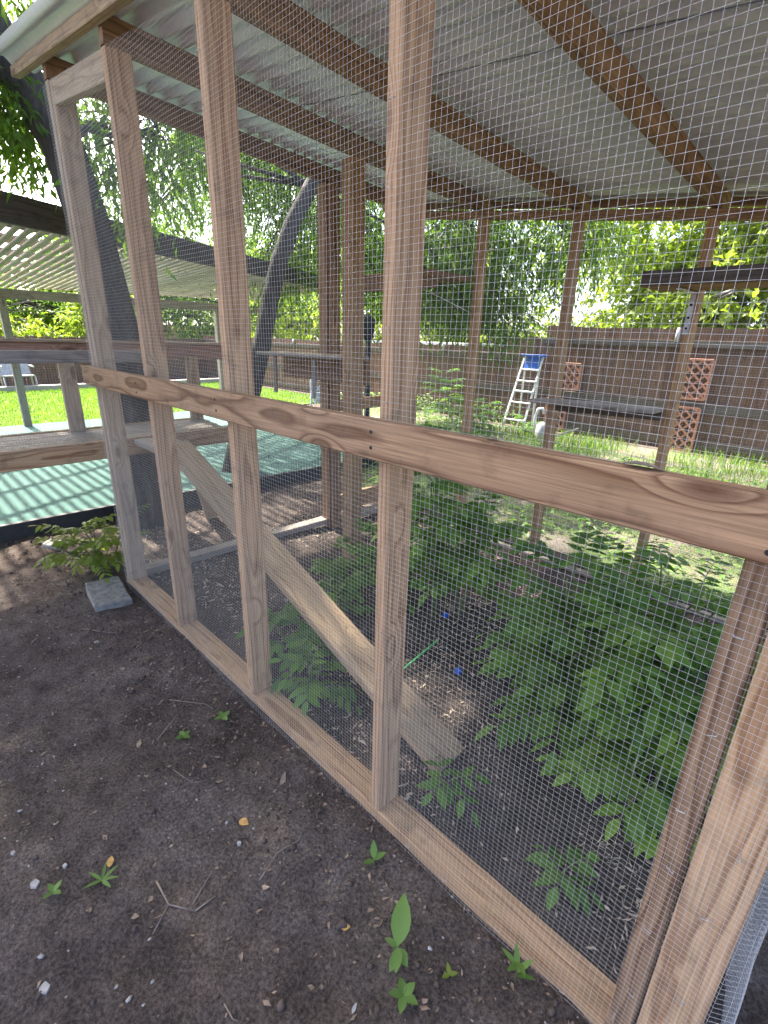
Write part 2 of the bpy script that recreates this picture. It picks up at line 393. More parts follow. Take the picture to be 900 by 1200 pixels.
# rafters and roof
for i, x in enumerate([.019, .70, 1.374, 2.089, 2.80]):
    xx = x
    board('rafter', (xx, .0, zr(xx, 0)+.0465), (xx, 2.38, zr(xx, 2.38)+.0465), (0, 0, 1), .089, .038, 'rafter', enc)
board('eave_batten', (-.34, -.022, zr(-.34, 0)+.070), (3.12, -.022, zr(3.12, 0)+.070), (0, 0, 1), .04, .036, 'oldpine', enc)
board('eave_batten', (-.34, 2.40, zr(-.34, 2.4)+.068), (3.12, 2.40, zr(3.12, 2.4)+.068), (0, 0, 1), .04, .036, 'rafter', enc)
yb = [-.10, .265, .845, 1.425, 2.005, 2.55]
for k in range(5):
    y0, y1 = yb[k]-.02, yb[k+1]+.022
    ys = np.arange(y0, y1, .0095); xs = np.linspace(-.36, 3.16, 15)
    Xg, Yg = np.meshgrid(xs, ys)
    Zg = 2.40-.125*Xg-.05*Yg+.1085+.0125*np.sin(2*math.pi*Yg/.076)+.0035*(k % 2)+.004*(vnoise(Xg*1.5+k*7, Yg*3)-.5)
    V = np.stack([Xg.ravel(), Yg.ravel(), Zg.ravel()], 1); ii = np.arange(V.shape[0]).reshape(len(ys), len(xs))
    F = np.stack([ii[:-1, :-1], ii[:-1, 1:], ii[1:, 1:], ii[1:, :-1]], -1).reshape(-1, 4)
    put('roof_sheet', npmesh('roof_sheet', V, F, 'sheet', True), enc)
# shelves
def shelf(a, b, wdir, w, t, mat): return board('shelf', a, b, wdir, w, t, mat, enc)
shelf((1.93, 2.03, 1.690), (2.93, 2.03, 1.690), (0, 1, 0), .29, .05, 'rafter')
board('shelf_edge', (1.93, 1.876, 1.70), (2.93, 1.876, 1.70), (0, 0, 1), .064, .016, 'darkwood', enc)
br = board('shelf_bracket', (2.083, 2.176, 1.46), (2.083, 2.176, 1.660), (1, 0, 0), .026, .005, 'steel', enc)
for z in (1.49, 1.54, 1.60): put('bolt', mesh('bolt', *tube_geo([(0, 0, 0), (0, -.004, 0)], [.006, .006], 6), 'hole'), enc, Matrix.Translation((2.083, 2.1735, z)))
board('shelf_bracket', (2.083, 2.17, 1.655), (2.083, 1.93, 1.655), (1, 0, 0), .026, .006, 'steel', enc)
shelf((1.36, 2.085, 1.065), (2.06, 2.085, 1.080), (0, 1, 0), .18, .022, 'grey')
board('shelf_edge', (1.45, 2.172, 1.03), (2.06, 2.172, 1.043), (0, 0, 1), .05, .016, 'darkwood', enc)
shelf((-.03, 1.99, 1.79), (.735, 1.99, 1.79), (0, 1, 0), .37, .03, 'rafter')
board('shelf_edge', (-.03, 1.795, 1.76), (.735, 1.795, 1.76), (0, 0, 1), .11, .02, 'rafter', enc)
tube('shelf_wire', [(.60, 1.79, 1.72), (.742, 2.176, 1.58)], .0025, 'wire', enc, 5)
shelf((-.32, 1.245, 1.280), (.615, 1.245, 1.287), (0, 1, 0), .21, .022, 'grey')
board('shelf_edge', (-.30, 1.362, 1.19), (.60, 1.362, 1.197), (0, 0, 1), .15, .02, 'rafter', enc)
for x in (-.18, .26): board('shelf_support', (x, 1.20, 1.02), (x+.01, 1.20, 1.266), (1, 0, 0), .022, .022, 'grey', enc)

# wire mesh: square grid of single wires, joined per wall
def wiregrid(name, P, nu, nv, sp, r, mat, parent, top=None, usub=6, vsub=10, seed=0):
    """P(u,v)->(n,3) surface in metres; wires along v at every u step and along u at every v step"""
    VV = []; FF = []; off = 0
    def add(path, nrm, r):
        nonlocal off
        n = len(path); d = np.gradient(path, axis=0); d /= np.linalg.norm(d, axis=1)[:, None]
        s = np.cross(d, nrm); s /= np.linalg.norm(s, axis=1)[:, None]; t = np.cross(s, d)
        ring = [path+r*(math.cos(a)*s+math.sin(a)*t) for a in (math.pi/4, 3*math.pi/4, 5*math.pi/4, 7*math.pi/4)]
        V = np.stack(ring, 1).reshape(-1, 3); VV.append(V)
        i = np.arange(n-1)[:, None]*4; k = np.arange(4)[None]
        a = i+k; b = i+(k+1) % 4
        FF.append(np.stack([a, b, b+4, a+4], -1).reshape(-1, 4)+off); off += len(V)
    for i in range(nu+1):
        u = i*sp; vm = top(u) if top else nv*sp
        v = np.linspace(0, vm, vsub+1); uu = np.full_like(v, u); p, n = P(uu, v); add(p, n, r)
    for j in range(nv+1):
        v0 = j*sp
        us = np.linspace(0, nu*sp, usub+1)
        if top is not None:
            lim = [u for u in us if top(u) >= v0]
            if len(lim) < 2: continue
            us = np.linspace(0, max(lim), usub+1)
        p, n = P(us, np.full_like(us, v0)); add(p+n*r*1.6, n, r)
    o = put(name, npmesh(name, np.concatenate(VV), np.concatenate(FF), mat), parent); o['kind'] = 'stuff'; return o
SP = .0127
def front(u, v):
    # runs along the front face, round the corner post and back along the right end
    x0 = -.012; xc = 2.952; rad = .016; bend = rad*math.pi/2; L1 = xc-rad-x0
    s = u; x = np.where(s < L1, x0+s, np.where(s < L1+bend, xc-rad+rad*np.sin((s-L1)/rad), xc))
    y = np.where(s < L1, 0, np.where(s < L1+bend, rad-rad*np.cos((s-L1)/rad), rad+(s-L1-bend)))
    nx_ = np.where(s < L1, 0, np.where(s < L1+bend, np.sin((s-L1)/rad), 1)); ny_ = -np.where(s < L1, 1, np.where(s < L1+bend, np.cos((s-L1)/rad), 0))
    nrm = np.stack([nx_, ny_, 0*nx_], 1)
    bulge = .0045*np.sin(u*7.1+v*3)*np.sin(v*5.3+1)+.002*np.sin(u*17+v*11)
    corner = np.clip((u-L1+.03)/.05, 0, 1)*np.clip(.75-v, 0, 1)**1.5*.055*np.where(u < L1+bend+.06, 1, np.clip(1-(u-L1-bend-.06)/.3, 0, 1))
    z = v-.025+.002*np.sin(u*5+v*2)
    p = np.stack([x, y-.0035, z], 1)+nrm*(np.abs(bulge)+corner)[:, None]; return p, nrm
wiregrid('wire_mesh', front, 402, 189, SP, .00026, 'wire', enc, top=lambda u: min(2.41, zr(min(u, 2.95), 0)-.0+.02), usub=220, vsub=26)
def backm(u, v):
    nrm = np.stack([0*u, 0*u-1, 0*u], 1); return np.stack([.02+u, 2.2735+.0015*np.sin(u*9+v*5), v+.01], 1), nrm
wiregrid('wire_mesh', backm, 229, 176, SP, .00036, 'wire_dark', enc, top=lambda u: zr(u, 2.27)-.06, usub=10, vsub=6)

def staple(x, z, rot):
    h = .006; c, s_ = math.cos(rot), math.sin(rot)
    v, f = tube_geo([(-h*c, .006, -h*s_), (-h*c, -.0015, -h*s_), (h*c, -.0015, h*s_), (h*c, .006, h*s_)], [.0008]*4, 5)
    put('staple', mesh('staple', v, f, 'steel'), enc, Matrix.Translation((x, -.0055, z)))
for x, zt in ((.02, 2.2), (.70, 2.2), (1.374, 2.15), (2.088, 2.1), (2.815, 2.0), (2.89, 2.0)):
    z = .09
    while z < zt:
        if not 1.12 < z < 1.25: staple(x+rv(-.010, .010), z, rv(-.5, .5)+(1.57 if rv(0, 1) < .3 else 0))
        z += rv(.10, .22)
x = .15
while x < 2.75: staple(x, .022+rv(-.006, .006), rv(-.5, .5)); x += rv(.12, .22)
# ------------------------------------------------------------------ elevated walkway for cats
tun = thing('cat_walkway', 'raised wooden cat walkway with plank floor, rails and mesh sides left of enclosure', 'walkway', (-.53, -.6, 0))
XN, XF, ZF = -.30, -.76, .787
for k in range(3):
    x = XN-.03-.155*k-.07; board('floor_plank', (x, -2.4, ZF-.019), (x, .87+.02*k, ZF-.019), (1, 0, 0), .150, .036, 'grey', tun)
board('fascia', (XN+.016, -2.4, ZF-.045), (XN+.016, .90, ZF-.045), (0, 0, 1), .105, .034, 'pine', tun)
board('fascia', (XF-.030, -2.4, ZF-.045), (XF-.030, .90, ZF-.045), (0, 0, 1), .105, .034, 'pine', tun)
board('top_rail', (XN+.016, -2.4, 1.272), (XN+.016, .45, 1.262), (0, 0, 1), .064, .036, 'grey', tun)
board('top_rail', (XF-.02, -2.4, 1.292), (XF-.02, 1.35, 1.265), (0, 0, 1), .10, .036, 'red', tun)
board('rail_cap', (XF-.02, -2.4, 1.353), (XF-.02, 1.35, 1.325), (1, 0, 0), .09, .018, 'oldpine', tun)
for y in (-1.95, -.95, .06, .86): board('upright', (XF+.02, y, ZF), (XF+.02, y, 1.245), (0, 1, 0), .089, .036, 'oldpine', tun)
for y in (-2.1, -1.0): board('upright', (XN-.022, y, ZF), (XN-.022, y, 1.24), (0, 1, 0), .06, .036, 'oldpine', tun)
for y, lean in ((-2.2, 0), (-.9, 0), (.75, .16)):
    board('leg', (XF, y+lean, -.02), (XF+.005, y, ZF-.10), (0, 1, 0), .089, .036, 'oldpine', tun)
board('leg', (XN-.022, -2.0, -.02), (XN-.022, -2.0, ZF-.04), (0, 1, 0), .089, .036, 'oldpine', tun)
def tunm(u, v): return np.stack([XN+.037+0*u, -2.4+u, ZF+v], 1), np.stack([1+0*u, 0*u, 0*u], 1)
wiregrid('wire_mesh', tunm, 190, 36, SP, .00045, 'wire_dark', tun, usub=4, vsub=2)

# ------------------------------------------------------------------ pergola over the patio
per = thing('pergola', 'grey slatted timber pergola shading the green patio carpet', 'pergola', (-3.6, 1.8, 0))
A, B = Vector((-1.45, -.35, 2.165)), Vector((-3.75, 4.75, 2.165))
dAB = (B-A).normalized(); A0 = A-dAB*3.2
board('beam', A0, B, (0, 0, 1), .19, .05, 'darkwood', per)
def bx_at(y): t = (y-A.y)/(B.y-A.y); return A.x+(B.x-A.x)*t
y = -3.0; k = 0
while y < 4.6:
    x0 = bx_at(y)-.03; x1 = -5.7
    z0 = 2.105; z1 = z0-.055*(x0-x1)
    board('slat', (x0, y, z0), (x1, y+random.uniform(-.01, .01), z1), (0, 1, 0), .044, .019, 'slat', per)
    y += .0885; k += 1
for q in range(1, 7):
    d = q*.62; a = A0+Vector((-d, 0, .045-.055*d)); b = B+Vector((-d, 0, .045-.055*d))
    if q*.62 > 1.8: b = a+(b-a)*(1-.06*q)
    board('purlin', a, b, (0, 0, 1), .064, .036, 'grey', per)
board('far_beam', (-5.55, -3.1, 1.815), (-5.55, 4.7, 1.815), (0, 0, 1), .12, .04, 'grey', per)
for x, y in ((-5.55, 3.6), (-5.55, .6), (-5.55, -2.6), (-3.62, 4.45)):
    board('post', (x, y, .0), (x, y, 1.76 if x < -5 else 2.08), (1, 0, 0), .089, .089, 'grey', per)

# ------------------------------------------------------------------ fences
def fence(name, label, x0, x1, y, mat, base=0):
    f = thing(name, label, 'fence', ((x0+x1)/2, y, 0)); x = x0; i = 0
    while x < x1:
        w = .14; h = (1.62 if x > -1.2 else 1.45 if x > -2.0 else 1.28)+.035*vnoise(np.array([x*.7]), np.array([3.]))[0]+random.uniform(-.012, .012)
        board('picket', (x+w/2, y+random.uniform(-.004, .004), .02), (x+w/2, y+random.uniform(-.004, .004), h), (1, 0, 0), w-.001, .016, mat, f)
        x += w+.001; i += 1
    for (a, b, z) in ((x0, -1.2, 1.16), (-1.2, x1, 1.43), (x0, x1, .63), (x0, x1, .16)):
        board('fence_rail', (a, y-.03, z), (b, y-.03, z), (0, 0, 1), .105 if z < 1 else .09, .038, 'darkwood', f)
    for xx in (-10.4, -8, -5.6, -3.2, -.8, .75, 3.9): 
        tube('post_cap', [(xx, y-.062, (1.45 if xx > -1 else 1.2)), (xx, y-.062, 1.56 if xx > -1 else 1.26), (xx, y-.05, 1.63 if xx > -1 else 1.30)], [.028, .028, .02], 'steel', f, 10)
    return f
fence('wooden_fence', 'long brown picket fence behind the enclosure with dark rails and metal post caps', -13, 7.5, 6.95, 'fence')
lf = thing('wooden_fence', 'brown board fence beyond the bright lawn, past the pergola', 'fence', (-12.8, -6, 0))
parts = []; y = -20
while y < 6.9:
    h = 1.20+random.uniform(-.02, .02); a = .068
    v = [(-12.8+random.uniform(-.005, .005)+dx, y+dy, z) for z in (0, h) for dx, dy in ((-.009, -a), (.009, -a), (.009, a), (-.009, a))]
    parts.append((v, [(0, 1, 5, 4), (1, 2, 6, 5), (2, 3, 7, 6), (3, 0, 4, 7), (4, 5, 6, 7)])); y += .145
vv, ff = merge(parts); o = put('pickets', mesh('pickets', vv, ff, 'fence'), lf); o['kind'] = 'stuff'
board('fence_rail', (-12.77, -20, 1.0), (-12.77, 6.9, 1.0), (0, 0, 1), .09, .038, 'darkwood', lf)

# ------------------------------------------------------------------ foliage
def leaves(Pn, D, Nn, L, Wd, fold=.25, bend=.25):
    """arrays of base points, directions, up-normals -> 2-quad leaves (6 verts)"""
    n = len(Pn); D = D/np.linalg.norm(D, axis=1)[:, None]
    Sd = np.cross(D, Nn); Sd /= np.linalg.norm(Sd, axis=1)[:, None]+1e-9; U = np.cross(Sd, D)
    L = L[:, None]; Wd = Wd[:, None]
    base = Pn; mid = Pn+D*L*.45-U*L*.02; tip = Pn+D*L*(1-.06)-U*L*bend
    l = Pn+D*L*.42-Sd*Wd*.5+U*Wd*fold; r = Pn+D*L*.42+Sd*Wd*.5+U*Wd*fold
    V = np.stack([base, l, tip, r, mid], 1).reshape(-1, 3)
    i = np.arange(n)[:, None]*5
    F = np.concatenate([i+np.array([[0, 4, 1]]), i+np.array([[1, 4, 2]]), i+np.array([[0, 3, 4]]), i+np.array([[3, 2, 4]])], 0)
    return V, F
def unit(n): 
    v = RNG.normal(size=(n, 3)); return v/np.linalg.norm(v, axis=1)[:, None]
def crown_geo(clumps, leaf, wid, droop=.5, per=9, twig=.35):
    """clumps: (center, radii, n_twigs). Returns V,F,lv and the twig paths for thin stems"""
    VV = []; FF = []; LV = []; TW = []; off = 0
    for c, rad, n in clumps:
        d = unit(n); rr = RNG.random(n)**(1/2.2)
        st = np.array(c)+d*rr[:, None]*np.array(rad)
        td = d*.7+unit(n)*.6; td[:, 2] -= droop; td /= np.linalg.norm(td, axis=1)[:, None]
        ln = twig*RNG.uniform(.6, 1.3, n)
        lvb = RNG.random(n)
        for k in range(per):
            t = (k+.5)/per; p = st+td*(ln*t)[:, None]; p[:, 2] -= droop*.5*ln*t*t
            side = unit(n); dr = td*.7+side*.8; dr[:, 2] -= droop*.7
            nn = unit(n)*.8+np.array([0, 0, 1.])
            v, f = leaves(p, dr, nn, leaf*RNG.uniform(.65, 1.2, n), wid*RNG.uniform(.7, 1.2, n))
            VV.append(v); FF.append(f+off); off += len(v); LV.append(np.repeat(np.clip(lvb*.5+RNG.random(n)*.5, 0, 1), 5))
        TW.append((st, td, ln))
    return np.concatenate(VV), np.concatenate(FF), np.concatenate(LV), TW
def twig_geo(TW, r=.003, every=2):
    VV = []; FF = []; off = 0
    for st, td, ln in TW:
        st, td, ln = st[::every], td[::every], ln[::every]; e = st+td*ln[:, None]; s0 = st-td*ln[:, None]*.6
        a = np.cross(td, [0, 0, 1.]); a /= np.linalg.norm(a, axis=1)[:, None]+1e-9; b = np.cross(a, td)
        q = [a, -.5*a+.87*b, -.5*a-.87*b]
        V = np.stack([s0+q[i]*r for i in range(3)]+[e+q[i]*r*.5 for i in range(3)], 1).reshape(-1, 3)
        i = np.arange(len(st))[:, None]*6
        F = np.concatenate([i+np.array([[0, 1, 4, 3]]), i+np.array([[1, 2, 5, 4]]), i+np.array([[2, 0, 3, 5]])], 0)
        VV.append(V); FF.append(F+off); off += len(V)
    return np.concatenate(VV), np.concatenate(FF)
def tree(name, label, trunk, rad, clumps, leaf, wid, mat, droop=.5, per=9, twig=.35, bark='bark', group=None, limbs=True, every=2):
    t = thing(name, label, 'tree', tuple(trunk[0]), group)
    tr = tube('trunk', trunk, rad, bark, t, 12)
    m = tr.data
    V, F, lv, TW = crown_geo(clumps, leaf, wid, droop, per, twig)
    o = put('crown', npmesh('crown', V, F, mat, True, lv), t)
    parts = []
    if limbs:
        top = [Vector(p) for p in trunk]
        for c, r, n in clumps:
            c = Vector(c); j = min(range(len(top)//2, len(top)), key=lambda i: (top[i]-c).length)
            a = top[j]; mid = (a+c)/2+Vector((random.uniform(-.15, .15), random.uniform(-.15, .15), .12*(c-a).length))
            rr = rad[j]*.3; parts.append(tube_geo([a, (a+mid)/2, mid, (mid+c)/2, c], [rr, rr*.8, rr*.6, rr*.42, rr*.2], 7))
            for _ in range(3):
                d = Vector(unit(1)[0])*min(r)*.9; parts.append(tube_geo([mid*.4+c*.6, c*.7+(c+d)*.3, c+d], [rr*.35, rr*.22, rr*.06], 5))
        vv, ff = merge(parts); put('limbs', mesh('limbs', vv, ff, bark, True), t)
        V, F = twig_geo(TW, .0035, every); put('twigs', npmesh('twigs', V, F, bark), t)
    return t
def scatterclumps(n, lo, hi, rlo, rhi, tw):
    out = []
    for _ in range(n):
        r = rv(rlo, rhi); out.append(((rv(lo[0], hi[0]), rv(lo[1], hi[1]), rv(lo[2], hi[2])), (r, r, r*.75), int(tw*r*r)))
    return out
# the leaning tree just left of the enclosure: its crown shades the foreground
c1 = scatterclumps(36, (-3.9, -3.2, 3.95), (-.3, 1.8, 5.9), .6, .95, 330)
c1 += [((-2.3, .0, 3.05), (.6, .5, .35), 150), ((-1.7, -.4, 3.0), (.5, .5, .35), 130), ((-1.2, .75, 2.62), (.28, .3, .35), 70), ((-1.35, 1.1, 2.75), (.35, .35, .3), 90), ((-.7, -.7, 3.2), (.6, .5, .4), 160), ((-1.35, .0, 2.82), (.3, .25, .2), 70), ((-1.2, -.35, 2.95), (.3, .25, .2), 70), ((-1.6, .35, 2.7), (.3, .3, .22), 70)]
tree('leaning_tree', 'dark leaning tree trunk beside the enclosure corner with crown overhead', 
     [(-1.02, .46, -.1), (-1.06, .50, .5), (-1.1, .52, 1.33), (-1.15, .44, 2.08), (-1.2, .37, 2.5), (-1.3, .17, 2.95), (-1.5, -.1, 3.6), (-1.5, -.3, 4.3)],
     [.19, .155, .14, .13, .125, .12, .11, .08], c1, .10, .027, 'leafA', .5, 9, .36)
# the slanting tree beyond the left end, hanging foliage
c2 = scatterclumps(15, (-4.2, 2.6, 3.3), (-.6, 6.0, 5.4), .5, .8, 220)
c2 += scatterclumps(20, (-4.6, 3.4, 2.25), (-1.6, 6.0, 3.2), .35, .6, 260)+scatterclumps(30, (-5.8, 1.5, 2.55), (-2.4, 4.6, 4.3), .4, .7, 230)+scatterclumps(10, (-2.4, 3.6, 1.7), (-.6, 5.6, 2.6), .3, .5, 300)
c2 += [((-1.3, 4.6, 2.6), (.6, .6, .5), 190), ((-.6, 4.3, 2.3), (.5, .5, .55), 170), ((-.95, 4.9, 1.95), (.5, .45, .45), 150), ((-.25, 4.9, 2.7), (.55, .5, .5), 170), ((.25, 4.6, 2.45), (.4, .4, .45), 110), ((-1.5, 4.9, 2.0), (.45, .4, .4), 120), ((-.55, 4.7, 1.75), (.3, .3, .3), 60), ((-2.2, 4.6, 1.9), (.5, .5, .4), 130)]
tree('slanting_tree', 'dark slanting tree trunk between pergola and enclosure with drooping leaves',
     [(-1.62, 1.55, -.1), (-1.56, 1.75, .7), (-1.5, 1.93, 1.3), (-1.5, 2.04, 1.7), (-1.5, 2.16, 2.05), (-1.5, 2.33, 2.40), (-1.5, 2.56, 2.75), (-1.6, 3.2, 3.5), (-1.8, 3.9, 4.4)],
     [.13, .10, .085, .082, .08, .076, .07, .06, .04], c2, .095, .028, 'leafA', .5, 9, .36)
# far trees
c4 = scatterclumps(44, (-2.2, 11, 1.8), (8, 13, 5.0), .7, 1.1, 120)+scatterclumps(12, (-.5, 10.2, 1.5), (6.5, 11.3, 2.6), .6, .9, 120)
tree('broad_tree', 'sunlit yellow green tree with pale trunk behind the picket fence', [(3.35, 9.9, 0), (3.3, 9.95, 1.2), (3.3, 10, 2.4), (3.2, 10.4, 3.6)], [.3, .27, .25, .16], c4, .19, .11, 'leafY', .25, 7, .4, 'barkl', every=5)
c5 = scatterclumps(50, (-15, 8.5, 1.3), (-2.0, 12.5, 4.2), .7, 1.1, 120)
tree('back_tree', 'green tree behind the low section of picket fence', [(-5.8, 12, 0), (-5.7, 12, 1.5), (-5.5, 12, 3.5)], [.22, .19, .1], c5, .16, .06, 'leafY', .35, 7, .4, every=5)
c6 = scatterclumps(34, (-21, 3, 1.6), (-16, 14, 4.6), .9, 1.4, 140)+scatterclumps(10, (-19, -4, 1.6), (-17, 3, 3.2), .8, 1.1, 130)
tree('background_tree', 'green leafy tree beyond the far fence seen under the pergola', [(-18.5, 5.5, 0), (-18.4, 5.4, 1.6), (-18, 5.2, 4)], [.22, .19, .1], c6, .2, .08, 'leafA', .3, 7, .5, every=5)
c7 = scatterclumps(22, (-15.4, -2.5, .9), (-13.5, 5.5, 2.0), .5, .75, 260)
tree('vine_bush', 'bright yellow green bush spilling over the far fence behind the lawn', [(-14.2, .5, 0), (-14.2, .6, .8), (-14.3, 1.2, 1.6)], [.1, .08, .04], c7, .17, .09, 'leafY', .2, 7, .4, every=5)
tree('bare_tree', 'pale branching tree standing behind the yellow green bush', [(-16.3, -.1, 0), (-16.3, 0, 1.6), (-16.2, .05, 3.0), (-16.0, 0, 4.5)], [.2, .17, .14, .08], [((-16, .8, 3.0), (1, .9, .6), 60), ((-16, 2.3, 3.2), (1, .9, .6), 60), ((-16.1, -1, 3.4), (1, .9, .6), 70)], .14, .05, 'leafA', .3, 5, .5, 'barkl', every=2)
pole = put('utility_pole', mesh('utility_pole', *merge([tube_geo([(0, 0, 0), (0, 0, 3), (0, 0, 7.5)], [.13, .12, .10], 10), tube_geo([(-.9, 0, 6.9), (.9, 0, 6.9)], [.06, .06], 6)]), 'barkl', True), None, Matrix.Translation((.9, 13.2, 0)))
tag(pole, 'tall round wooden utility pole rising behind the picket fence', 'pole')

# neighbour house
h = thing('neighbour_house', 'pale stucco house with grey roof beyond the far fence', 'house', (-24.5, 9, 0))
def boxm(x0, x1, y0, y1, z0, z1):
    return [(x, y, z) for z in (z0, z1) for x, y in ((x0, y0), (x1, y0), (x1, y1), (x0, y1))], [(0, 3, 2, 1), (4, 5, 6, 7), (0, 1, 5, 4), (1, 2, 6, 5), (2, 3, 7, 6), (3, 0, 4, 7)]
put('wall', mesh('wall', *boxm(-28, -21.5, 6, 12, 0, 1.7), 'pink'), h)
put('roof', mesh('roof', [(-28.4, 5.6, 1.7), (-21.1, 5.6, 1.7), (-21.1, 12.4, 1.7), (-28.4, 12.4, 1.7), (-24.7, 5.6, 2.9), (-24.7, 12.4, 2.9)], [(0, 1, 4), (1, 2, 5, 4), (2, 3, 5), (3, 0, 4, 5), (0, 3, 2, 1)], 'roofing'), h)
for y in (7.5, 10.5):
    w_ = put('window', mesh('window', *boxm(-21.49, -21.45, y-.5, y+.5, .6, 1.4), 'white'), h); put('pane', mesh('pane', *boxm(-21.45, -21.43, y-.43, y+.43, .67, 1.33), 'glass'), w_)
h = thing('garden_shed', 'low white walled shed with flat pale roof beyond the low fence', 'shed', (-5.3, 9.3, 0))
put('wall', mesh('wall', *boxm(-6.6, -4.0, 8.6, 10, 0, 1.26), 'white'), h); put('roof', mesh('roof', *boxm(-6.75, -3.85, 8.45, 10.15, 1.26, 1.33), 'white'), h)
put('door', mesh('door', *boxm(-5.2, -4.5, 8.57, 8.597, .03, 1.1), 'pink'), h)

# ------------------------------------------------------------------ lawn grass, weeds, ground cover
def blades(name, n, reg, hmin, hmax, wd, label, z0=0, dens=None, mat='grass'):
    x = RNG.uniform(reg[0], reg[1], n); y = RNG.uniform(reg[2], reg[3], n)
    if dens is not None: k = RNG.random(n) < dens(x, y); x, y = x[k], y[k]
    n = len(x); hgt = RNG.uniform(hmin, hmax, n); a = RNG.uniform(0, 2*math.pi, n); le = RNG.uniform(.1, .7, n); a2 = RNG.uniform(0, 2*math.pi, n)
    b = np.stack([x, y, np.full(n, z0)+gz(x, y)*0], 1); s = np.stack([np.cos(a), np.sin(a), 0*a], 1)*wd/2; ld = np.stack([np.cos(a2), np.sin(a2), 0*a], 1)
    mid = b+np.array([0, 0, 1.])*hgt[:, None]*.6+ld*(hgt*le*.35)[:, None]; tip = b+np.array([0, 0, 1.])*(hgt*(1-.25*le))[:, None]+ld*(hgt*le)[:, None]
    V = np.stack([b-s, b+s, mid+s*.8, mid-s*.8, tip], 1).reshape(-1, 3); i = np.arange(n)[:, None]*5
    F = np.concatenate([i+np.array([[0, 1, 2]]), i+np.array([[0, 2, 3]]), i+np.array([[3, 2, 4]])], 0)
    o = put(name, npmesh(name, V, F, mat, False, np.repeat(RNG.random(n), 5))); tag(o, label, 'grass', None, 'stuff'); return o
blades('lawn_grass', 45000, (-11.1, -5.95, -3, 6.7), .03, .075, .012, 'bright sunlit short lawn grass beyond the pergola', .006)
dn = lambda x, y: np.clip((y-3.6)/2.6, .05, 1)*np.clip(vnoise(x*1.3, y*1.3)*1.8-.2, 0, 1)
blades('fence_grass', 16000, (-2.5, 5, 3.2, 6.85), .05, .20, .010, 'loose green grass growing along the foot of the picket fence', .004, dn)
def ground_cover(name, n, reg, L, label, dens, z0=.004, hmax=.12):
    x = RNG.uniform(reg[0], reg[1], n); y = RNG.uniform(reg[2], reg[3], n); k = RNG.random(n) < dens(x, y); x, y = x[k], y[k]; n = len(x)
    p = np.stack([x, y, z0+RNG.uniform(.01, hmax, n)], 1); d = unit(n); d[:, 2] = np.abs(d[:, 2])*.3-.1
    nn = unit(n)*.5+np.array([0, 0, 1.]); ll = L*RNG.uniform(.5, 1.3, n)
    V, F = leaves(p, d, nn, ll, ll*.55, .15, .2)
    o = put(name, npmesh(name, V, F, 'leafG', True, np.repeat(RNG.random(n), 5))); return tag(o, label, 'weeds', None, 'stuff')
ground_cover('yard_weeds', 9000, (-1.5, 5, 2.4, 5.6), .06, 'leafy green weeds covering the yard behind the enclosure', lambda x, y: np.clip(vnoise(x*2+5, y*2)*1.7-.25, 0, 1))
ground_cover('far_weeds', 2500, (-4.5, -1.2, 4.6, 6.85), .07, 'leafy weeds at the foot of the low fence', lambda x, y: 0*x+.8, hmax=.4)

# ------------------------------------------------------------------ shrubs with feather-shaped leaves
def leaflet_mesh(L, Wd, mat='leafS', name='leaflet'):
    rows = [(0, .04), (.12, .55), (.3, .95), (.5, 1), (.72, .72), (.9, .28), (1, .0)]
    V = []; F = []
    for t, w in rows:
        z = -.16*L*t*t; V += [(-w*Wd/2, t*L, z+.10*Wd*w), (0, t*L, z), (w*Wd/2, t*L, z+.10*Wd*w)]
    for i in range(len(rows)-1):
        a = i*3; F += [(a, a+1, a+4, a+3), (a+1, a+2, a+5, a+4)]
    m = mesh(name, V, F, mat, True); at = m.attributes.new('lv', 'FLOAT', 'POINT'); at.data.foreach_set('value', [random.random()]*len(V)); return m
LM = {}
def get_leaflet(L, mat):
    k = (round(L, 2), mat, random.randrange(4))
    if k not in LM: LM[k] = leaflet_mesh(k[0], k[0]*rv(.38, .47), mat)
    return LM[k]
def frame(o, y, up):
    y = y.normalized(); x = y.cross(up).normalized(); z = x.cross(y)
    return Matrix(((x.x, y.x, z.x, o.x), (x.y, y.y, z.y, o.y), (x.z, y.z, z.z, o.z), (0, 0, 0, 1)))
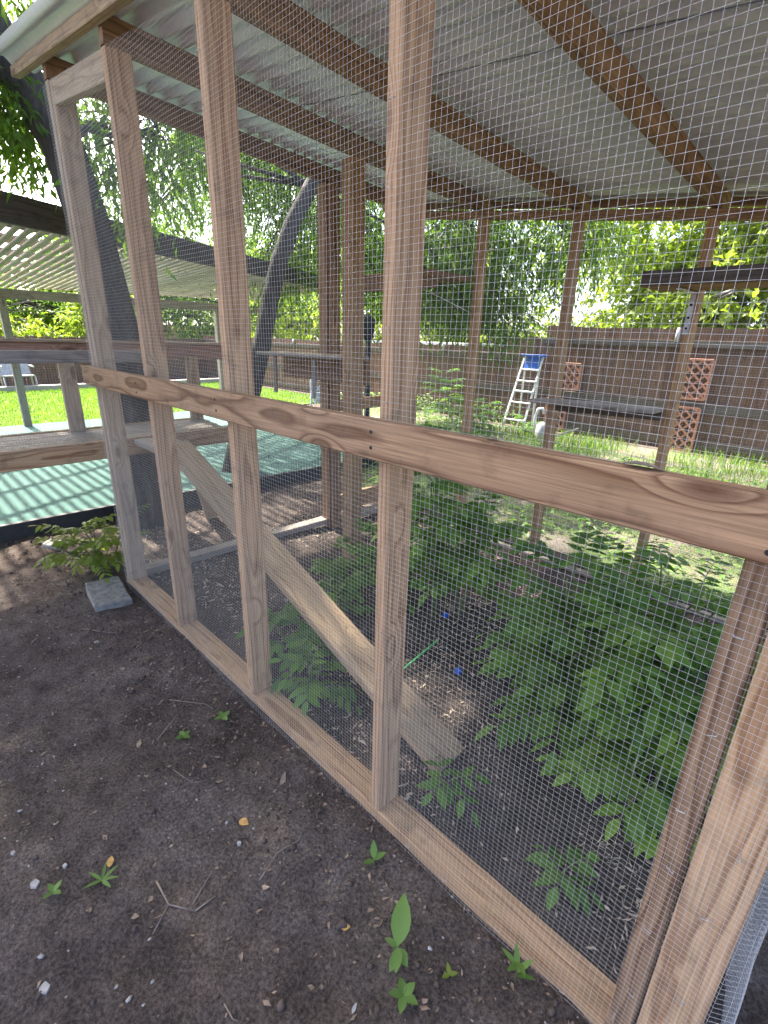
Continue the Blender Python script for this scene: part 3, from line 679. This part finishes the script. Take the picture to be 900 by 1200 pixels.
def frond(root, base, d, length, n_pairs, ll, mat, separate):
    """arching midrib with paired leaflets and one at the end"""
    pts = []; p = Vector(base); dd = Vector(d).normalized(); seg = length/7
    for i in range(8):
        pts.append(p.copy()); p = p+dd*seg; dd = (dd+Vector((0, 0, -.13))).normalized()
    o = tube('frond', pts, [.0028*(1-.09*i) for i in range(8)], 'stem', root, 4)
    geo = []
    def at_(t): i = min(6, int(t*7)); f = t*7-i; return pts[i].lerp(pts[i+1], f), (pts[i+1]-pts[i]).normalized()
    jobs = [(1.0, 0)]
    for k in range(n_pairs):
        t = .28+.70*k/n_pairs; jobs += [(t, 1), (t+.02, -1)]
    for t, s in jobs:
        q, td = at_(min(t, .999)); up = Vector((0, 0, 1)); side = td.cross(up).normalized()
        dr = td if s == 0 else td*.55+side*s*.85
        dr = dr+Vector((rv(-.15, .15), rv(-.15, .15), rv(-.45, .02)))
        L = 1.2*ll*rv(.8, 1.12)*(1-.35*abs(t-.6)); me = get_leaflet(L, mat)
        mw = frame(q, dr, up+Vector((rv(-.35, .35), rv(-.35, .35), 0)))
        if separate: put('leaflet', me, o, mw)
        else: geo.append((me, mw))
    if geo:
        V = []; F = []; lv = []
        for me, mw in geo:
            off = len(V); V += [mw @ v.co for v in me.vertices]; F += [tuple(i+off for i in pl.vertices) for pl in me.polygons]; lv += [rv(0, 1)]*len(me.vertices)
        m = mesh('leaflets', V, F, mat, True); a = m.attributes.new('lv', 'FLOAT', 'POINT'); a.data.foreach_set('value', lv)
        put('leaflets', m, o)
    return o
def shrub(label, loc, height, stems, n_fronds, flen, ll, group=None, separate=False, spread=.25, mat='leafS', pairs=6, name='leafy_shrub', low=.25, bias=None):
    z = gh(loc[0], loc[1])-.02; t = thing(name, label, 'shrub', (loc[0], loc[1], z), group)
    for s in range(stems):
        a = rv(0, 6.28) if stems > 1 else 0; sp = spread*rv(.3, 1) if stems > 1 else spread*.2
        hh = height*rv(.75, 1.05); pts = []
        for i in range(7):
            f = i/6; pts.append((loc[0]+math.cos(a)*sp*f+rv(-.008, .008), loc[1]+math.sin(a)*sp*f+rv(-.008, .008), z+hh*f))
        tube('stem', pts, [.008*(1-.1*i) for i in range(7)], 'stem', t, 6)
        nf = max(2, n_fronds//stems)
        for k in range(nf):
            f = low+(1-low)*(k+.5)/nf; i = min(5, int(f*6)); b = Vector(pts[i]).lerp(Vector(pts[i+1]), f*6-i)
            az = k*2.4+rv(-.4, .4)+s
            d = Vector((math.cos(az), math.sin(az), .25+.9*f*f))
            if bias: d += Vector(bias)*rv(.2, 1)
            frond(t, b, d, flen*rv(.75, 1.1)*(.75+.35*(1-f)), pairs, ll, mat, separate)
    return t
shrub('large shrub with long bright leaflets beside the doubled corner post', (2.54, .84), .68, 2, 22, .36, .092, None, True, .14, pairs=6, bias=(0, -.2, 0), mat='leafB')
shrub('broad tall shrub in the middle of the enclosure floor', (2.29, 1.02), .66, 3, 22, .36, .088, None, True, .26, pairs=6)
shrub('tall shrub whose top reaches the rail beside the rear wall', (1.47, 1.05), 1.0, 3, 33, .34, .080, None, True, .14, low=.35, mat='leafB')
shrub('slimmer tall shrub right of the centre post', (1.56, 1.16), .72, 3, 30, .34, .078, None, False, .18, low=.3, mat='leafB')
shrub('shrub against the rear sill with pale leaves', (2.40, 1.60), .46, 4, 28, .34, .075, None, False, .24, mat='leafB')
shrub('dense low shrub at foot of the bright leaved shrub', (2.36, .72), .50, 3, 24, .32, .085, None, False, .18)
shrub('dark shrub under the broad shrub', (2.22, .84), .44, 3, 20, .28, .08, None, False, .2)
shrub('shrub behind the doubled corner post', (2.76, 1.10), .46, 3, 24, .34, .08, None, False, .2)
shrub('low shrub with hanging bright leaves touching the doubled corner post', (2.66, .52), .46, 2, 14, .26, .082, None, True, .10, low=.3, mat='leafB', pairs=5)
shrub('small bushy plant between diagonal brace and bottom plate', (1.50, .20), .24, 2, 10, .20, .062, None, True, .08, pairs=4)
shrub('low green plant just behind the diagonal brace', (1.12, .62), .24, 3, 12, .22, .06, None, False, .15)
shrub('low green plant near the round foot of the middle post', (.86, .86), .22, 3, 12, .20, .06, None, False, .16)
shrub('green plant beside the tall shrub, under the rail', (1.25, .98), .48, 3, 21, .26, .07, None, False, .18)
shrub('dark low plant under the high end of the brace', (1.22, .34), .22, 3, 12, .2, .06, None, False, .14)
shrub('few leaved sprout by the lower end of the brace', (2.18, .23), .10, 1, 4, .12, .055, None, True, .05, pairs=2, low=.5)
shrub('small upright sprout in litter beside the doubled corner post', (2.58, .235), .10, 1, 4, .10, .058, None, True, .05, pairs=2, low=.5)
shrub('yellow green bush at the outer foot of the corner post', (-.28, -.02), .30, 5, 40, .27, .050, None, True, .26, mat='leafY', pairs=6, low=.3)
shrub('grey green shrub before the low picket fence', (-2.4, 6.3), .95, 5, 26, .45, .10, None, False, .4, low=.2)
shrub('rounded weed shrub left of the step ladder', (-1.75, 6.1), .5, 4, 20, .35, .09, None, False, .3, low=.2)
shrub('leafy weed at foot of the step ladder', (-.95, 6.2), .32, 3, 12, .25, .08, None, False, .2, low=.2)

# seedlings on the bare dirt
def seedling(label, loc, leavs, mat='leafG', name='seedling', lean=(0, 0)):
    z = gh(*loc)-.005; t = thing(name, label, 'seedling', (loc[0], loc[1], z), None)
    hmax = max(h for *_, h in leavs); tube('stem', [(loc[0], loc[1], z), (loc[0]+lean[0], loc[1]+lean[1], z+hmax)], [.0022, .0012], 'stem', t, 5)
    for az, L, W_, el, h in leavs:
        b = Vector((loc[0]+lean[0]*h/hmax, loc[1]+lean[1]*h/hmax, z+h)); d = Vector((math.cos(az)*math.cos(el), math.sin(az)*math.cos(el), math.sin(el)))
        put('leaf', leaflet_mesh(L, W_, mat, 'leaf'), t, frame(b, d, Vector((0, 0, 1))+Vector((rv(-.2, .2), rv(-.2, .2), 0))))
    return t
seedling('seedling with one broad tall leaf in front of the bottom plate', (2.39, -.215), [(2.15, .105, .048, .45, .055), (-.9, .05, .026, .1, .05), (-.3, .045, .026, .25, .045), (3.4, .035, .015, .2, .05), (-1.3, .04, .02, -.1, .03)])
seedling('low wilting weed next to the broad leaved seedling', (2.455, -.262), [(a, .035, .02, .2, .02) for a in (0.3, 1.5, 2.6, 3.8, 5.2)])
seedling('feathery weed against the bottom plate', (2.615, -.055), [(a, .05, .014, .7, .03+.01*i) for i, a in enumerate((0.3, 1.1, 2.2, 3.3, 4.6, 5.5))])
seedling('two leaved seedling on dark soil by the mesh', (2.19, -.10), [(2.4, .045, .02, .9, .03), (1.2, .04, .018, .4, .025), (4.2, .03, .016, .2, .02)])
seedling('tiny weed beside a thin stick', (1.38, -.13), [(a, .035, .02, .4, .02) for a in (0, 1.7, 3.1, 4.6)])
seedling('lone green weed on bare dirt', (1.37, -.28), [(a, .03, .02, .3, .015) for a in (.4, 1.9, 3.2, 4.5)])
seedling('thin leaved weed beside an orange leaf', (1.72, -.66), [(a, .045, .009, .35, .015) for a in (0.2, .9, 1.7, 2.6, 3.6, 4.6)])
seedling('pale green weed on gravelly dirt', (1.67, -.76), [(a, .028, .014, .4, .015) for a in (.5, 2.1, 3.3, 4.9)])
seedling('yellowing sprout in leaf litter by the plate', (2.50, -.155), [(a, .022, .011, .5, .012) for a in (.8, 2.4, 4.4)], 'leafY')

# ------------------------------------------------------------------ litter
def litter(name, n, reg, L, mat, label, cat, dens=None, ratio=.5, zoff=.003):
    x = RNG.uniform(reg[0], reg[1], n); y = RNG.uniform(reg[2], reg[3], n)
    if dens is not None: k = RNG.random(n) < dens(x, y); x, y = x[k], y[k]
    n = len(x); p = np.stack([x, y, gz(x, y)+zoff], 1); d = unit(n); d[:, 2] *= .25; nn = unit(n)*.35+np.array([0, 0, 1.])
    ll = L*RNG.lognormal(0, .35, n); V, F = leaves(p, d, nn, ll, ll*ratio*RNG.uniform(.35, 1.2, n), .15, -.1)
    V = V+RNG.normal(size=V.shape)*np.repeat(ll, 5)[:, None]*np.array([.10, .10, .05])
    o = put(name, npmesh(name, V, F, mat, False)); return tag(o, label, cat, None, 'stuff')
nearwall = lambda x, y: np.clip(1.15-np.abs(y+.12)*2.6, .12, 1)
litter('leaf_litter', 5000, (-1.2, 3.4, -1.0, .0), .0135, 'deadleaf', 'scattered brown dead leaf bits on the dirt outside', 'leaf litter', nearwall)
litter('bark_chips', 2200, (-1.2, 3.4, -.9, .0), .011, 'clod', 'dark bark chips along the bottom plate', 'bark chips', nearwall, .4)
litter('straw_mulch', 22000, (-1.0, 2.9, .1, 2.15), .019, 'straw', 'dry tan straw mulch on the enclosure floor', 'mulch', lambda x, y: np.clip(vnoise(x*2.5, y*2.5+4)*1.8-.4, .08, 1), .16)
def pebbles(name, n, reg, r, mat, label, cat, dens=None, sink=.3):
    x = RNG.uniform(reg[0], reg[1], n); y = RNG.uniform(reg[2], reg[3], n)
    if dens is not None: k = RNG.random(n) < dens(x, y); x, y = x[k], y[k]
    n = len(x); rr = r*RNG.lognormal(0, .45, n)
    o8 = np.array([(1, 0, 0), (0, 1, 0), (-1, 0, 0), (0, -1, 0), (.1, .1, .8), (0, 0, -.8), (.75, .7, .3), (-.7, .65, .2), (-.7, -.7, .35), (.65, -.75, .2)])
    fc = np.array([(0, 6, 4), (6, 1, 4), (1, 7, 4), (7, 2, 4), (2, 8, 4), (8, 3, 4), (3, 9, 4), (9, 0, 4), (0, 5, 6), (6, 5, 1), (1, 5, 7), (7, 5, 2), (2, 5, 8), (8, 5, 3), (3, 5, 9), (9, 5, 0)])
    a = RNG.uniform(0, 6.28, n); ca, sa = np.cos(a)[:, None], np.sin(a)[:, None]; j = o8[None]*RNG.uniform(.7, 1.3, (n, 10, 3))
    X_ = (j[..., 0]*ca-j[..., 1]*.7*sa)*rr[:, None]+x[:, None]; Y_ = (j[..., 0]*sa+j[..., 1]*.7*ca)*rr[:, None]+y[:, None]; Z_ = j[..., 2]*rr[:, None]*.7+(gz(x, y)+rr*sink)[:, None]
    V = np.stack([X_, Y_, Z_], -1).reshape(-1, 3); F = (np.arange(n)[:, None, None]*10+fc[None]).reshape(-1, 3)
    o = put(name, npmesh(name, V, F, mat, False)); return tag(o, label, cat, None, 'stuff')
pebbles('pebbles', 1500, (-1.2, 3.6, -1.05, .0), .0028, 'stone', 'tiny pale pebbles speckling the dirt', 'pebbles', lambda x, y: np.clip(vnoise(x*3, y*3)*1.6-.45+.5*(y < -.6), .04, 1))
pebbles('soil_clods', 5200, (-1.2, 3.6, -1.05, .02), .0045, 'clod', 'crumbled dark soil clods near the mesh wall', 'soil', nearwall)
def lying_leaf(label, loc, L, W_, az, mat, z=None, cat='leaf'):
    z = gh(*loc)+.006 if z is None else z
    o = put('fallen_leaf', leaflet_mesh(L, W_, mat, 'fallen_leaf'), None, frame(Vector((loc[0], loc[1], z)), Vector((math.cos(az), math.sin(az), .12)), Vector((.15, .1, 1)))); return tag(o, label, cat)
lying_leaf('round orange leaf at the end of a thin stick', (1.80, -.30), .034, .026, .4, 'yellowleaf')
lying_leaf('orange leaf beside the thin leaved weed', (1.69, -.635), .034, .018, 2.6, 'yellowleaf')
lying_leaf('pale tan leaf on dirt before the broad leaved seedling', (2.24, -.265), .025, .018, .9, 'yellowleaf')
lying_leaf('narrow cream leaf on bare dirt', (2.39, -.36), .022, .008, 1.9, 'stone')
lying_leaf('curled grey dead leaf lying on top of the rail', (2.62, -.03), .06, .03, .2, 'twig', 1.2375)
lying_leaf('curled brown dead leaf on the rail above the tall shrub', (2.40, -.028), .035, .02, 2.8, 'deadleaf', 1.2375)
def twig(label, pts, r, forks=()):
    P3 = [Vector((x, y, gh(x, y)+r*1.2)) for x, y in pts]; n = len(P3); g = [tube_geo(P3, [r*(1-.5*i/(n-1)) for i in range(n)], 6)]
    for fk in forks:
        Q = [Vector((x, y, gh(x, y)+r)) for x, y in fk]; g.append(tube_geo(Q, [r*.75*(1-.5*i/(len(Q)-1)) for i in range(len(Q))], 5))
    c = P3[0]; v, f = merge(g); o = put('twig', mesh('twig', [q-c for q in v], f, 'twig', True), None, Matrix.Translation(c)); return tag(o, label, 'twig')
def G(px, py):      # photo pixel -> point on the ground plane
    a, b = (px-450)/574.313, (600-py)/574.313; d = r2*a+u2*b+f_; t = -CAM.z/d.z; return (CAM.x+d.x*t, CAM.y+d.y*t)
twig('forked twig lying on the open dirt', [G(183, 1030), G(197, 1056), G(228, 1062)], .0032, [[G(197, 1056), G(178, 1090)], [G(228, 1062), G(252, 1046)]])
twig('long thin stick pointing at the orange leaf', [G(225, 1055), G(245, 1020), G(267, 984)], .0016)
twig('bent stick near the foot of the third post', [G(198, 818), G(240, 822), G(275, 842)], .002)
twig('straight stick near the lone green weed', [G(184, 866), G(205, 840), G(222, 822)], .002)
twig('kinked stick below the tiny weed', [G(197, 898), G(225, 917), G(243, 912)], .002)
twig('stick in the litter by the second post', [G(212, 786), G(234, 768)], .002)
twig('curved root lying on smooth dirt', [G(304, 1030), G(325, 1000), G(350, 985), G(356, 973)], .002)
twig('dark short twig on trodden dirt', [G(262, 1170), G(272, 1188), G(278, 1191)], .002)
twig('thin twig lying among soil clods', [G(95, 735), G(130, 742), G(140, 741)], .002)
# paver, stones
def slabstone(name, label, cat, poly, h, mat):
    rough = []
    for i, (x, y) in enumerate(poly):
        x2, y2 = poly[(i+1) % len(poly)]; d = math.hypot(x2-x, y2-y)
        for f in (0, .3, .68): rough.append((x+(x2-x)*f+rv(-.045, .045)*d*(f > 0), y+(y2-y)*f+rv(-.045, .045)*d*(f > 0)))
    poly = rough
    c = Vector((sum(x for x, y in poly)/len(poly), sum(y for x, y in poly)/len(poly), 0)); n = len(poly)
    V = [(x-c.x, y-c.y, -.03) for x, y in poly]+[(x-c.x, y-c.y, h-.006+rv(-.002, .002)) for x, y in poly]+[((x-c.x)*.93, (y-c.y)*.93, h+rv(-.001, .001)+.05*(x-c.x)*(h > .03)) for x, y in poly]
    F = [(i, (i+1) % n, (i+1) % n+n, i+n) for i in range(n)]+[(i+n, (i+1) % n+n, (i+1) % n+2*n, i+2*n) for i in range(n)]+[tuple(range(2*n, 3*n))]
    return tag(put(name, mesh(name, V, F, mat), None, Matrix.Translation(c)), label, cat)
slabstone('concrete_paver', 'grey concrete paver against the foot of the corner post', 'paver', [(-.13, -.19), (.20, -.235), (.235, -.06), (-.10, -.02)], .022, 'concrete')
slabstone('flat_stone', 'white flat stone left of the yellow green bush', 'stone', [G(50, 642), G(70, 646), G(74, 638), G(60, 635)], .03, 'stone')
for i, (px, py, lab) in enumerate([(42, 1040, 'jagged pale stone flake on gravelly dirt'), (16, 1002, 'small white chip on the dirt'), (52, 1158, 'flat grey stone sunk in the dirt near the pale green weed'), (280, 985, 'white pebble next to the orange leaf'), (113, 752, 'pale stone flake among soil clods'), (77, 1018, 'little grey stone on trodden dirt')]):
    x, y = G(px, py); k = .013 if i in (0, 2, 4) else .007
    slabstone('stone', lab, 'stone', [(x+k*1.2, y), (x+k*.3, y+k*.9), (x-k, y+k*.4), (x-k*.7, y-k*.7), (x+k*.4, y-k*.8)], gh(x, y)+.005, 'stone')

# stake and bottle caps inside
def Gz(px, py, z):
    a, b = (px-450)/574.313, (600-py)/574.313; d = r2*a+u2*b+f_; t = (z-CAM.z)/d.z; return Vector((CAM.x+d.x*t, CAM.y+d.y*t, z))
tag(tube('plant_stake', [Gz(470, 786, .03), Gz(512, 751, .06)], .004, 'stake', None, 6), 'thin bright green plastic stake lying behind the centre post', 'stake')
for q, lab in (((522, 722), 'crumpled blue scrap beside the tall shrub'), ((537, 788), 'round blue bottle cap on the enclosure floor')):
    p = Gz(*q, .01); v, f = tube_geo([(0, 0, 0), (0, 0, .014), (0, 0, .018)], [.017, .017, .013], 12)
    tag(put('bottle_cap', mesh('bottle_cap', v, f, 'blue', False), None, Matrix.Translation(p)), lab, 'bottle cap')

# ------------------------------------------------------------------ things by the fence
lad = thing('step_ladder', 'aluminium step ladder with blue top leaning at the picket fence', 'ladder', (-1.33, 6.55, 0))
fl = lambda x, z: Vector((x, 6.50+.20*z, z))
for sx, tx in ((-1.53, -1.375), (-1.15, -1.06)): board('side_rail', fl(sx, .0), fl(tx, 1.19), (1, 0, 0), .035, .02, 'alum', lad)
for z in (.18, .46, .64, .80, .98):
    t_ = z/1.19; board('step', fl(-1.53+.155*t_, z), fl(-1.15+.09*t_, z), (0, 1, 0), .06, .022, 'alum', lad)
board('blue_panel', fl(-1.35, 1.0), fl(-1.34+.26/2-.13, 1.17), (1, 0, 0), .01, .01, 'blue', lad)
board('tool_tray', fl(-1.225, .97), fl(-1.215, 1.20), (1, 0, 0), .25, .03, 'blue', lad)
board('top_cap', fl(-1.42, 1.20), fl(-1.02, 1.20), (0, 1, 0), .12, .03, 'blue', lad)
for sx, tx in ((-1.45, -1.35), (-1.18, -1.10)): board('rear_leg', (sx, 6.88, 0), (tx, 6.74, 1.16), (1, 0, 0), .03, .02, 'alum', lad)
def lattice(label, x0, x1, z0, z1, y, tilt=0):
    t = thing('lattice_panel', label, 'lattice', ((x0+x1)/2, y, z0), 'terracotta lattice panels'); w = .028
    S_ = lambda x, z: (x+tilt*(z-z0), y, z)
    board('frame', S_(x0, z0), S_(x0, z1), (1, 0, 0), w, .018, 'terracotta', t); board('frame', S_(x1, z0), S_(x1, z1), (1, 0, 0), w, .018, 'terracotta', t)
    board('frame', S_(x0, z0), S_(x1, z0), (0, 0, 1), w, .018, 'terracotta', t); board('frame', S_(x0, z1), S_(x1, z1), (0, 0, 1), w, .018, 'terracotta', t)
    Wd = x1-x0; H = z1-z0; p = .125; k = -int(H/p)
    for s in (1, -1):
        q = -math.ceil(H/p)*p
        while q < Wd:
            a0 = max(0, q); a1 = min(Wd, q+H)
            if a1-a0 > .03:
                za, zb = a0-q, a1-q
                if s > 0: A_, B_ = S_(x0+a0, z0+za), S_(x0+a1, z0+zb)
                else: A_, B_ = S_(x1-a0, z0+za), S_(x1-a1, z0+zb)
                dy = .006*s; board('lattice_strip', (A_[0], A_[1]+dy, A_[2]), (B_[0], B_[1]+dy, B_[2]), (0, 0, 1), .026, .008, 'terracotta', t)
            q += p
    return t
lattice('upper terracotta lattice panel beside the rear shelf bracket', .88, 1.24, .74, 1.24, 6.86)
lattice('lower terracotta lattice panel standing in grass at the fence', .90, 1.22, .05, .62, 6.86)
lattice('upper terracotta lattice behind the step ladder', -.82, -.48, .72, 1.10, 6.86)
lattice('lower terracotta lattice beside the step ladder foot', -.95, -.62, .08, .55, 6.84)
can = thing('garden_pump', 'grey metal garden pump with round tank standing by the fence', 'pump', (-.62, 6.1, 0))
v, f = tube_geo([(0, 0, 0), (0, 0, .03), (0, 0, .12), (0, 0, .24), (0, 0, .28)], [.09, .10, .11, .10, .05], 14)
put('tank', mesh('tank', v, f, 'steel', True), can, Matrix.Translation((-.58, 6.1, 0)))
tube('spout', [(-.72, 6.1, .02), (-.73, 6.1, .35), (-.70, 6.1, .46), (-.63, 6.1, .48), (-.60, 6.1, .40)], .022, 'alum', can, 8)
tube('handle', [(-.58, 6.1, .26), (-.52, 6.1, .36), (-.47, 6.1, .26)], .012, 'steel', can, 6)
tag(board('loose_board', (-.52, 5.7, .02), (-.05, 6.1, .26), (0, 1, 0), .06, .02, 'grey'), 'grey loose board propped up beside the garden pump', 'board')
# white lattice stand, dark lamp post, far chair
st = thing('plant_stand', 'white crossed wire plant stand beyond the slanting tree', 'plant stand', (-2.5, 3.4, .1))
for y in (3.26, 3.50):
    tube('leg', [(-2.5, y, .1), (-2.5, y, .85)], .012, 'white', st, 6)
for z in (.56, .85): tube('bar', [(-2.5, 3.26, z), (-2.5, 3.50, z)], .012, 'white', st, 6)
tube('cross_bar', [(-2.5, 3.26, .60), (-2.5, 3.38, .74), (-2.5, 3.50, .84)], .012, 'white', st, 6); tube('cross_bar', [(-2.49, 3.50, .60), (-2.49, 3.38, .74), (-2.49, 3.26, .84)], .012, 'white', st, 6)
put('pot', mesh('pot', *tube_geo([(0, 0, 0), (0, 0, .10), (0, 0, .12)], [.06, .085, .09], 12), 'white', True), st, Matrix.Translation((-2.5, 3.38, .565)))
lp = thing('lamp_post', 'black slim lamp post behind the middle posts', 'lamp post', (-1.5, 3.34, 0))
tube('pole', [(-1.5, 3.34, 0), (-1.5, 3.34, .5), (-1.5, 3.34, 1.35)], [.05, .035, .03], 'black', lp, 10)
put('lamp_head', mesh('lamp_head', *tube_geo([(0, 0, 0), (0, 0, .05), (0, 0, .2), (0, 0, .24), (0, 0, .30)], [.03, .06, .075, .09, .02], 8), 'black'), lp, Matrix.Translation((-1.5, 3.34, 1.35)))
ch = thing('lawn_chair', 'grey lounge chair at the far edge of the bright lawn', 'chair', (-11.7, 1.6, 0))
for y in (1.3, 1.9):
    tube('side_frame', [(-11.7, y, 0), (-11.75, y, .32), (-11.7, y-.0, .34)], .02, 'steel', ch, 6); tube('leg', [(-11.3, y, 0), (-11.35, y, .32)], .02, 'steel', ch, 6)
    tube('arm', [(-11.9, y, .55), (-11.3, y, .55)], .02, 'steel', ch, 6)
board('seat', (-11.75, 1.6, .33), (-11.3, 1.6, .35), (0, 1, 0), .6, .03, 'steel', ch); board('backrest', (-11.75, 1.6, .34), (-12.05, 1.6, .95), (0, 1, 0), .6, .03, 'steel', ch)
